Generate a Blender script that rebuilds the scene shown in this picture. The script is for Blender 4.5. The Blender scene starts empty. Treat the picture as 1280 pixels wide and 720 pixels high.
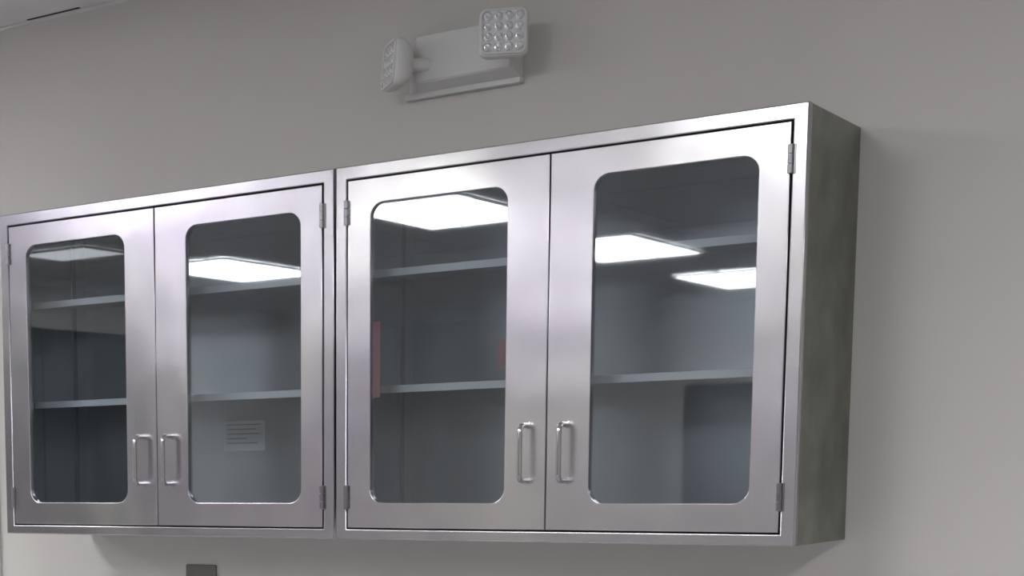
import bpy, bmesh, math, random
from mathutils import Vector, Matrix
random.seed(4)
SC=bpy.context.scene
Z0=1.37; D=0.305; W1=0.946; W2=0.952; A=0.027; B=0.0557; C=0.088
ZDB,ZDT,ZGB,ZGT=0.0224,0.7342,0.0762,0.6834; GAP=0.0052; H=0.762; HC=2.661
XL,XR,YB=-6.2,4.0,-9.6

# ---------------- materials ----------------
def mat(name):
    m=bpy.data.materials.new(name); m.use_nodes=True
    nt=m.node_tree; return m,nt,nt.nodes["Principled BSDF"]
def noise(nt,scale,detail=3,stretch=(1,1,1),coord="Object"):
    tc=nt.nodes.new("ShaderNodeTexCoord"); mp=nt.nodes.new("ShaderNodeMapping"); n=nt.nodes.new("ShaderNodeTexNoise")
    mp.inputs["Scale"].default_value=stretch; n.inputs["Scale"].default_value=scale; n.inputs["Detail"].default_value=detail
    nt.links.new(tc.outputs[coord],mp.inputs[0]); nt.links.new(mp.outputs[0],n.inputs["Vector"]); return n
def ramp(nt,src,c1,c2,p1=.3,p2=.7):
    r=nt.nodes.new("ShaderNodeValToRGB"); r.color_ramp.elements[0].position=p1; r.color_ramp.elements[1].position=p2
    r.color_ramp.elements[0].color=(*c1,1); r.color_ramp.elements[1].color=(*c2,1)
    nt.links.new(src,r.inputs[0]); return r
def bump(nt,b,src,strength,dist=.01,prev=None):
    u=nt.nodes.new("ShaderNodeBump"); u.inputs["Strength"].default_value=strength; u.inputs["Distance"].default_value=dist
    nt.links.new(src,u.inputs["Height"]); nt.links.new(u.outputs[0],b.inputs["Normal"])
    if prev: nt.links.new(prev.outputs[0],u.inputs["Normal"])
    return u
def plain(name,col,rough=.6,metal=0,var=.06,scale=6,bs=0.05,bscale=120):
    m,nt,b=mat(name); n=noise(nt,scale)
    r=ramp(nt,n.outputs["Fac"],[c*(1-var) for c in col],[min(1,c*(1+var)) for c in col])
    nt.links.new(r.outputs[0],b.inputs["Base Color"]); b.inputs["Roughness"].default_value=rough; b.inputs["Metallic"].default_value=metal
    if bs: bump(nt,b,noise(nt,bscale,2).outputs["Fac"],bs,.002)
    return m
def steel(name,c1,c2,r1,r2,stretch,bs=.02,sc=3.5,streak=.94,wave=.3):
    m,nt,b=mat(name); n=noise(nt,sc,4); r=ramp(nt,n.outputs["Fac"],c1,c2)
    g=noise(nt,1,2,stretch)
    mix=nt.nodes.new("ShaderNodeMix"); mix.data_type="RGBA"; mix.blend_type="MULTIPLY"; mix.inputs[0].default_value=1
    gr=ramp(nt,g.outputs["Fac"],(streak,)*3,(1,1,1),.35,.65)
    nt.links.new(r.outputs[0],mix.inputs[6]); nt.links.new(gr.outputs[0],mix.inputs[7]); nt.links.new(mix.outputs[2],b.inputs["Base Color"])
    b.inputs["Metallic"].default_value=1
    mr=nt.nodes.new("ShaderNodeMapRange"); mr.inputs["To Min"].default_value=r1; mr.inputs["To Max"].default_value=r2
    nt.links.new(g.outputs["Fac"],mr.inputs["Value"]); nt.links.new(mr.outputs[0],b.inputs["Roughness"])
    u=bump(nt,b,noise(nt,5,1).outputs["Fac"],wave,.012)
    bump(nt,b,g.outputs["Fac"],bs,.0003,u); return m
M_wall=plain("wall_paint",(.715,.695,.66),.7,bs=.15,bscale=260,var=.02,scale=2)
M_ceil=plain("ceiling_tile",(.75,.75,.74),.9,bs=.3,bscale=150,var=.03)
M_floor=plain("vinyl_floor",(.34,.33,.345),.4,var=.1,scale=12)
M_grid=plain("painted_grid",(.8,.8,.8),.5,var=.02)
M_steel=steel("brushed_stainless",(.52,.485,.56),(.76,.75,.735),.20,.28,(1800,1800,10),sc=2.6)
M_steelH=steel("brushed_stainless_horizontal",(.47,.44,.51),(.72,.71,.70),.20,.28,(10,10,1800),sc=2.6)
M_side=steel("brushed_stainless_shaded_end",(.20,.21,.175),(.34,.35,.305),.30,.40,(14,14,1500),.03,11,.88)  # same stainless, darkened in colour for the end that gets less light
M_int=steel("stainless_interior",(.47,.485,.50),(.60,.61,.625),.35,.5,(14,14,1500),wave=.1)
M_handle=steel("polished_stainless",(.6,.59,.61),(.7,.69,.70),.12,.18,(300,300,300),.01,wave=0)
M_hinge=steel("hinge_steel",(.26,.25,.27),(.40,.39,.40),.25,.35,(300,300,300),.01,wave=0)
M_lip=plain("shelf_edge_steel",(.93,.94,.95),.35,0,var=.02)
M_dark=plain("gap_shade_black",(.02,.02,.022),.7,var=.1)  # near-black that puts shade into the door and ceiling gaps
M_white=plain("white_plastic",(.80,.80,.78),.4,var=.03)
M_sock=plain("grey_device",(.18,.18,.18),.5)
M_plate=plain("plate_steel",(.22,.21,.20),.45,.7)
M_door=plain("painted_door",(.17,.17,.175),.5)
M_added_dk=plain("added_dark_panel",(.04,.045,.045),.5)
M_paper=plain("notice_paper",(.92,.92,.90),.8,var=.02)
M_ink=plain("ink",(.35,.35,.37),.8,var=.02)
M_red=plain("faded_red_reflection",(.42,.20,.22),.6,var=.15,scale=40)  # colour of the painted red reflection
m,nt,b=mat("door_glass"); nt.nodes.remove(b)
tr=nt.nodes.new("ShaderNodeBsdfTransparent"); tr.inputs[0].default_value=(.85,.88,.895,1)
gl=nt.nodes.new("ShaderNodeBsdfGlossy"); gl.inputs["Roughness"].default_value=.02; gl.inputs["Color"].default_value=(.94,.97,1,1)
lw=nt.nodes.new("ShaderNodeLayerWeight"); lw.inputs["Blend"].default_value=.5
pw=nt.nodes.new("ShaderNodeMath"); pw.operation="POWER"; pw.inputs[1].default_value=3
ml=nt.nodes.new("ShaderNodeMath"); ml.operation="MULTIPLY_ADD"; ml.inputs[1].default_value=.8; ml.inputs[2].default_value=.12
mx=nt.nodes.new("ShaderNodeMixShader")
nt.links.new(lw.outputs["Facing"],pw.inputs[0]); nt.links.new(pw.outputs[0],ml.inputs[0]); nt.links.new(ml.outputs[0],mx.inputs[0])
nt.links.new(tr.outputs[0],mx.inputs[1]); nt.links.new(gl.outputs[0],mx.inputs[2]); nt.links.new(mx.outputs[0],nt.nodes["Material Output"].inputs[0])
M_glass=m
def emis(name,s,col=(.97,.975,1)):
    m,nt,b=mat(name); b.inputs["Base Color"].default_value=(.8,.8,.8,1); b.inputs["Emission Color"].default_value=(*col,1); b.inputs["Emission Strength"].default_value=s
    return m
M_lamp=emis("prismatic_diffuser_lit",16); M_dim=emis("added_glare_panel_dim",1.8)
m,nt,b=mat("lamp_lens"); b.inputs["Base Color"].default_value=(.85,.85,.87,1); b.inputs["Metallic"].default_value=.5; b.inputs["Roughness"].default_value=.2
M_lens=m

# ---------------- helpers ----------------
def link(o,parent=None):
    bpy.context.collection.objects.link(o)
    if parent: o.parent=parent
    return o
def empty(name,loc):
    o=bpy.data.objects.new(name,None); o.location=loc; o.empty_display_size=.05; return link(o)
def bmbox(bm,a,b):
    r=bmesh.ops.create_cube(bm,size=1)
    for v in r["verts"]:
        for i in range(3): v.co[i]=(a[i]+b[i])/2+v.co[i]*(b[i]-a[i])
    return r["verts"]
def boxes(name,lst,mt,parent=None,bev=0):
    me=bpy.data.meshes.new(name); bm=bmesh.new()
    for a,b_ in lst: bmbox(bm,a,b_)
    bm.to_mesh(me); bm.free(); me.materials.append(mt); o=link(bpy.data.objects.new(name,me),parent)
    if bev:
        md=o.modifiers.new("bevel","BEVEL"); md.width=bev; md.segments=2; md.limit_method="ANGLE"
    return o
def rrect(x0,x1,z0,z1,r,n=8):
    P=[]
    if r<=0: return [(x0,z0),(x1,z0),(x1,z1),(x0,z1)]
    for cx,cz,a0 in ((x1-r,z0+r,-90),(x1-r,z1-r,0),(x0+r,z1-r,90),(x0+r,z0+r,180)):
        for i in range(n+1):
            t=math.radians(a0+90*i/n); P.append((cx+r*math.cos(t),cz+r*math.sin(t)))
    return P
def plate(name,loops,y_front,th,mt,parent=None,bev=.0015):
    cu=bpy.data.curves.new(name,"CURVE"); cu.dimensions="2D"; cu.fill_mode="BOTH"
    for L in loops:
        s=cu.splines.new("POLY"); s.points.add(len(L)-1); s.use_cyclic_u=True
        for p,(x,z) in zip(s.points,L): p.co=(x,z,0,1)
    cu.extrude=th/2-bev; cu.bevel_depth=bev; cu.bevel_resolution=2; cu.offset=-bev
    tmp=bpy.data.objects.new("tmp",cu); bpy.context.collection.objects.link(tmp)
    dg=bpy.context.evaluated_depsgraph_get(); me=bpy.data.meshes.new_from_object(tmp.evaluated_get(dg))
    bpy.data.objects.remove(tmp)
    me.transform(Matrix.Translation((0,y_front+th/2,0))@Matrix.Rotation(math.radians(90),4,"X"))
    me.name=name; me.materials.clear(); me.materials.append(mt)
    return link(bpy.data.objects.new(name,me),parent)
def tube(name,pts,r,mt,parent=None,cyc=False,res=8):
    cu=bpy.data.curves.new(name,"CURVE"); cu.dimensions="3D"
    s=cu.splines.new("POLY"); s.points.add(len(pts)-1); s.use_cyclic_u=cyc
    for p,c in zip(s.points,pts): p.co=(*c,1)
    cu.bevel_depth=r; cu.bevel_resolution=res; cu.use_fill_caps=True
    tmp=bpy.data.objects.new("tmp",cu); bpy.context.collection.objects.link(tmp)
    dg=bpy.context.evaluated_depsgraph_get(); me=bpy.data.meshes.new_from_object(tmp.evaluated_get(dg))
    bpy.data.objects.remove(tmp); me.materials.clear(); me.materials.append(mt)
    for p in me.polygons: p.use_smooth=True
    return link(bpy.data.objects.new(name,me),parent)

# ---------------- room ----------------
boxes("wall_back",[((XL-.1,0,-.05),(XR+.1,.1,HC+.3))],M_wall)
boxes("wall_front",[((XL-.1,YB-.1,-.05),(XR+.1,YB,HC+.3))],M_wall)
boxes("wall_left",[((XL-.1,YB,-.05),(XL,0,HC+.3))],M_wall)
boxes("wall_right",[((XR,YB,-.05),(XR+.1,0,HC+.3))],M_wall)
boxes("floor",[((XL,YB,-.1),(XR,0,0))],M_floor)
boxes("ceiling",[((XL,YB,HC),(XR,0,HC+.05))],M_ceil)
boxes("trim_1",[((XL,-.022,HC-.003),(XR,-.0005,HC-.0005))],M_grid)
boxes("ceiling_gap_shade",[((-2.045,-.034,HC-.002),(-1.87,-.029,HC-.0005))],M_dark)  # dark strip painted in for the shadowed gap at the ceiling edge
g=[]
x=-5.85
while x<XR: g.append(((x-.012,YB+.01,HC-.004),(x+.012,-.03,HC-.001))); x+=.61
y=-.62
while y>YB: g.append(((XL+.01,y-.012,HC-.0045),(XR-.01,y+.012,HC-.0015))); y-=1.22
boxes("ceiling_grid",g,M_grid)
boxes("baseboard_back",[((XL,-.012,0),(XR,-.0005,.1))],M_sock)
boxes("trim_3",[((-2.262,-.02,0),(-2.212,-.0005,2.1))],M_white,bev=.003)
boxes("door_1",[((-3.75,YB+.001,0.002),(-2.9,YB+.04,2.08))],M_door,bev=.004)
boxes("added_dark_reflected_panel",[((XL+.001,-6.3,0.002),(XL+.04,-5.2,2.4)),((XL+.001,-5.19,0.002),(XL+.04,-4.1,2.4))],M_added_dk,bev=.004)  # unseen dark panels added so the left pane mirrors something dark

def troffer(x0,x1,y0,y1,mt):
    e=empty("ceiling_or_added_light",((x0+x1)/2,(y0+y1)/2,HC))
    hx,hy=(x1-x0)/2,(y1-y0)/2
    boxes("diffuser",[((-hx,-hy,-.012),(hx,hy,-.006))],mt,e)
    t=.018
    boxes("frame",[((-hx-t,-hy-t,-.016),(-hx,hy+t,-.005)),((hx,-hy-t,-.016),(hx+t,hy+t,-.005)),((-hx,-hy-t,-.016),(hx,-hy,-.005)),((-hx,hy,-.016),(hx,hy+t,-.005))],M_grid,e)
for q in ((-3.12,-2.53,-4.62,-3.76),(-3.07,-2.5,-6.5,-5.5),(-3.07,-2.55,-8.5,-7.55),(-5.1,-4.52,-5.85,-4.85),(-3.1,-2.5,-2.4,-1.5),(-5.1,-4.5,-2.4,-1.5),(-.9,-.3,-2.9,-2.0),(1.5,2.1,-2.9,-2.0),(1.5,2.1,-5.2,-4.0)):  # end entries (middle, right) are unseen lamps added to brighten the wall
    troffer(*q,M_lamp)
troffer(-5.2,-4.75,-4.3,-3.95,M_dim)  # added dim panel; stands in for faint lamp glare in the left pane

# ---------------- cabinets ----------------
def handle(parent,x):
    zb,zt=Z0+.114+.005,Z0+.230-.004; yo=-D-.031; yb=-D+.001; r=.013
    P=[(x,yb,zb)]
    for i in range(7):
        t=math.radians(90*i/6); P.append((x,yo+r-r*math.sin(t),zb+r-r*math.cos(t)))
    for i in range(7):
        t=math.radians(90*i/6); P.append((x,yo+r-r*math.cos(t),zt-r+r*math.sin(t)))
    P.append((x,yb,zt))
    tube("handle",P,.0052,M_handle,parent)
    for z in (zb,zt): tube("handle_foot",[(x,-D+.001,z),(x,-D-.003,z)],.0075,M_handle,parent)
def hinge(parent,x,z,s):
    n=3; h=.05
    for i in range(n):
        tube("hinge_knuckle",[(x,-D-.003,z-h/2+i*h/n+.0008),(x,-D-.003,z-h/2+(i+1)*h/n-.0008)],.0052,M_hinge,parent)
    boxes("hinge_leaf",[((min(x,x+s*.006)-.002,-D-.0015,z-h/2),(max(x,x+s*.006)+.002,-D+.001,z+h/2))],M_hinge,parent)
def cabinet(xa,W):
    xb=xa+W; e=empty("glass_door_wall_cabinet",(0,0,0)); xm=(xa+xb)/2; t=.012; zb,zt=Z0,Z0+H
    plate("face_frame",[rrect(xa,xb,zb,zt,0),rrect(xa+A-.0015,xb-A+.0015,zb+ZDB-.0015,zt-(H-ZDT)+.0015,0)],-D,.02,M_steelH,e,bev=.0022)
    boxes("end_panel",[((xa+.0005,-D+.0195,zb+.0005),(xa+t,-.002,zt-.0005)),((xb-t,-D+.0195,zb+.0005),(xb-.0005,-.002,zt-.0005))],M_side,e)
    boxes("top_and_bottom_panel",[((xa+t,-D+.0195,zt-t),(xb-t,-.002,zt-.0005)),((xa+t,-D+.0195,zb+.0005),(xb-t,-.002,zb+t))],M_steelH,e)
    boxes("liner",[((xa+t,-D+.02,zb+t),(xa+t+.001,-.004,zt-t)),((xb-t-.001,-D+.02,zb+t),(xb-t,-.004,zt-t)),((xa+t,-.006,zb+t),(xb-t,-.003,zt-t)),
        ((xa+t,-D+.02,zb+t),(xb-t,-.004,zb+t+.001)),((xa+t,-D+.02,zt-t-.001),(xb-t,-.004,zt-t))],M_int,e)
    plate("door_gap_shade",[rrect(xa+A-.01,xb-A+.01,zb+ZDB-.008,zb+ZDT+.008,0),rrect(xa+A+.012,xb-A-.012,zb+ZDB+.014,zb+ZDT-.014,0)],-D+.0205,.004,M_dark,e,bev=.0003)  # door-stop lip coloured near-black to put shade in the door gap
    boxes("centre_gap_shade",[((xm-.012,-D+.0205,zb+ZDB),(xm+.012,-D+.0235,zb+ZDT))],M_dark,e)  # dark strip behind the centre gap, shade put in as colour
    for z in (.320,.561):
        boxes("shelf",[((xa+t+.002,-.205,Z0+z-.002),(xb-t-.002,-.008,Z0+z)),((xa+t+.002,-.205,Z0+z-.015),(xb-t-.002,-.195,Z0+z-.0135))],M_int,e)
        boxes("shelf_lip",[((xa+t+.002,-.2075,Z0+z-.015),(xb-t-.002,-.2051,Z0+z+.0005))],M_lip,e,bev=.0008)
    boxes("shelf_standard",[((xa+t+.001,-.06,zb+.03),(xa+t+.004,-.045,zt-.03)),((xb-t-.004,-.06,zb+.03),(xb-t-.001,-.045,zt-.03))],M_hinge,e)
    g=.0016
    for k,(x0,x1,gx0,gx1) in enumerate(((xa+A+g,xm-g*.6,xa+A+B,xm-C),(xm+g*.6,xb-A-g,xm+C,xb-A-B))):
        plate("door",[rrect(x0,x1,zb+ZDB+g,zb+ZDT-g,0),rrect(gx0,gx1,zb+ZGB,zb+ZGT,.030,10)],-D,.018,M_steel,e,bev=.0016)
        boxes("glass_pane",[((gx0-.008,-D+.0065,zb+ZGB-.008),(gx1+.008,-D+.0070,zb+ZGT+.008))],M_glass,e)
    handle(e,xm-.0405); handle(e,xm+.0405)
    for z in (ZDB+.065,ZDT-.065):
        hinge(e,xa+A+.0005,Z0+z,-1); hinge(e,xb-A-.0005,Z0+z,1)
    return e
e=cabinet(-W2,W2)
boxes("painted_reflection",[((-.868,-D+.0078,Z0+.292),(-.850,-D+.0082,Z0+.446)),((-.584,-D+.0078,Z0+.340),(-.565,-D+.0082,Z0+.393))],M_red,e)  # red room reflection painted as thin strips behind the glass
e=cabinet(-W2-GAP-W1,W1)
boxes("label",[((-1.457,-.0068,1.563),(-1.337,-.0061,1.634))],M_paper,e)
L=[((-1.448,-.0072,1.624-.011*i),(-1.448+(.10,.085,.095,.06,.09)[i],-.0069,1.6265-.011*i)) for i in range(5)]
boxes("label_text",L,M_ink,e)

# ---------------- switch plate ----------------
e=empty("switch_plate",(-1.532,0,1.2285))
plate("plate",[rrect(-.046,.046,-.0575,.0575,.004,3)],-.006,.005,M_plate,e)
boxes("toggle",[((-.005,-.016,-.012),(.005,-.005,.012))],M_sock,e,bev=.001)

# ---------------- emergency light ----------------
e=empty("emergency_light",(-.79,0,2.37))
def loft(name,loops,mt,parent,bev=.004,smooth=False):
    me=bpy.data.meshes.new(name); bm=bmesh.new(); R=[[bm.verts.new(p) for p in L] for L in loops]
    n=len(loops[0])
    for a,b_ in zip(R,R[1:]):
        for i in range(n): bm.faces.new((a[i],a[(i+1)%n],b_[(i+1)%n],b_[i]))
    bm.faces.new(R[0][::-1]); bm.faces.new(R[-1]); bmesh.ops.recalc_face_normals(bm,faces=bm.faces)
    bm.to_mesh(me); bm.free(); me.materials.append(mt)
    if smooth:
        for p in me.polygons[:-2]: p.use_smooth=True
    return link(bpy.data.objects.new(name,me),parent)
def lp(x0,x1,z0,z1,y,r=.006,n=3): return [(x,y,z) for x,z in rrect(x0,x1,z0,z1,r,n)]
loft("housing",[lp(-.160,.106,-.050,.062,-.001),lp(-.158,.105,-.050,.062,-.010),lp(-.122,.104,-.036,.062,-.050),lp(-.118,.101,-.032,.059,-.054)],M_white,e)
loft("base_lip",[lp(-.168,.108,-.059,-.046,-.001,.002),lp(-.166,.107,-.059,-.048,-.018,.002)],M_white,e)
def head(parent,loc,yaw,pitch,dp=1):
    h=bpy.data.objects.new("lamp_head",None); link(h,parent); h.location=loc; h.rotation_euler=(math.radians(pitch),0,math.radians(yaw)); s=.049
    def L(k,y,r): return lp(-s*k,s*k,-s*k,s*k,y,r,5)
    loft("shell",[L(.35,.040*dp,.012),L(.60,.035*dp,.018),L(.82,.024*dp,.020),L(.96,.008*dp,.018),L(1,-.002,.016),L(1,-.012,.016),L(.97,-.0165,.015),L(.90,-.0165,.013)],M_white,h,smooth=True)
    me=bpy.data.meshes.new("lens"); bm=bmesh.new(); n=4; w=s*1.70; c=w/n
    for i in range(n):
        for j in range(n):
            x0=-w/2+i*c; z0=-w/2+j*c; k=8; ce=bm.verts.new((x0+c/2,-.0205,z0+c/2)); ring=[];mid=[]
            for a in range(k):
                t=2*math.pi*(a+.5)/k; ring.append(bm.verts.new((x0+c/2+c*.53*math.cos(t),-.0165,z0+c/2+c*.53*math.sin(t))))
                mid.append(bm.verts.new((x0+c/2+c*.26*math.cos(t+.26),-.0215,z0+c/2+c*.26*math.sin(t+.26))))
            for a in range(k):
                bm.faces.new((ce,mid[a],mid[(a+1)%k])); bm.faces.new((ring[a],ring[(a+1)%k],mid[a])); bm.faces.new((mid[a],ring[(a+1)%k],mid[(a+1)%k]))
    bmesh.ops.recalc_face_normals(bm,faces=bm.faces); bm.to_mesh(me); bm.free(); me.materials.append(M_lens)
    link(bpy.data.objects.new("lens",me),h)
    plate("bezel",[rrect(-s*.95,s*.95,-s*.95,s*.95,.015,5),rrect(-s*.85,s*.85,-s*.85,s*.85,.010,5)],-.0215,.006,M_white,h,bev=.0012)
    plate("lens_back",[rrect(-s*.87,s*.87,-s*.87,s*.87,.01,4)],-.0172,.002,M_white,h,bev=.0002)
head(e,(.117,-.115,.016),27,-8)
head(e,(-.142,-.092,-.001),-44,-4,.75)
tube("swivel",[(.085,-.045,.02),(.105,-.085,.02)],.014,M_white,e)
tube("swivel",[(-.090,-.045,.0),(-.120,-.076,.0)],.014,M_white,e)

# ---------------- world, camera ----------------
w=bpy.data.worlds.new("world"); SC.world=w; w.use_nodes=True; w.node_tree.nodes["Background"].inputs[0].default_value=(.5,.5,.5,1); w.node_tree.nodes["Background"].inputs[1].default_value=.2
SC.view_settings.view_transform="Standard"
YAW,PIT,ROL=0.66966,-0.13016,-0.01401
cy,sy=math.cos(YAW),math.sin(YAW);cp,sp=math.cos(PIT),math.sin(PIT)
f=Vector((-sy*cp,cy*cp,sp)); ri=Vector((cy,sy,0)); up=ri.cross(f)
R_=math.cos(ROL)*ri+math.sin(ROL)*up; U_=-math.sin(ROL)*ri+math.cos(ROL)*up
cam=bpy.data.cameras.new("camera"); co=link(bpy.data.objects.new("camera",cam))
cam.sensor_width=36; cam.lens=59.307; cam.shift_x=.3526; cam.shift_y=.3928
M=Matrix.Identity(4); P=(0.96354,-3.36312,1.52167)
for i in range(3): M[i][0]=R_[i];M[i][1]=U_[i];M[i][2]=-f[i];M[i][3]=P[i]
co.matrix_world=M; SC.camera=co
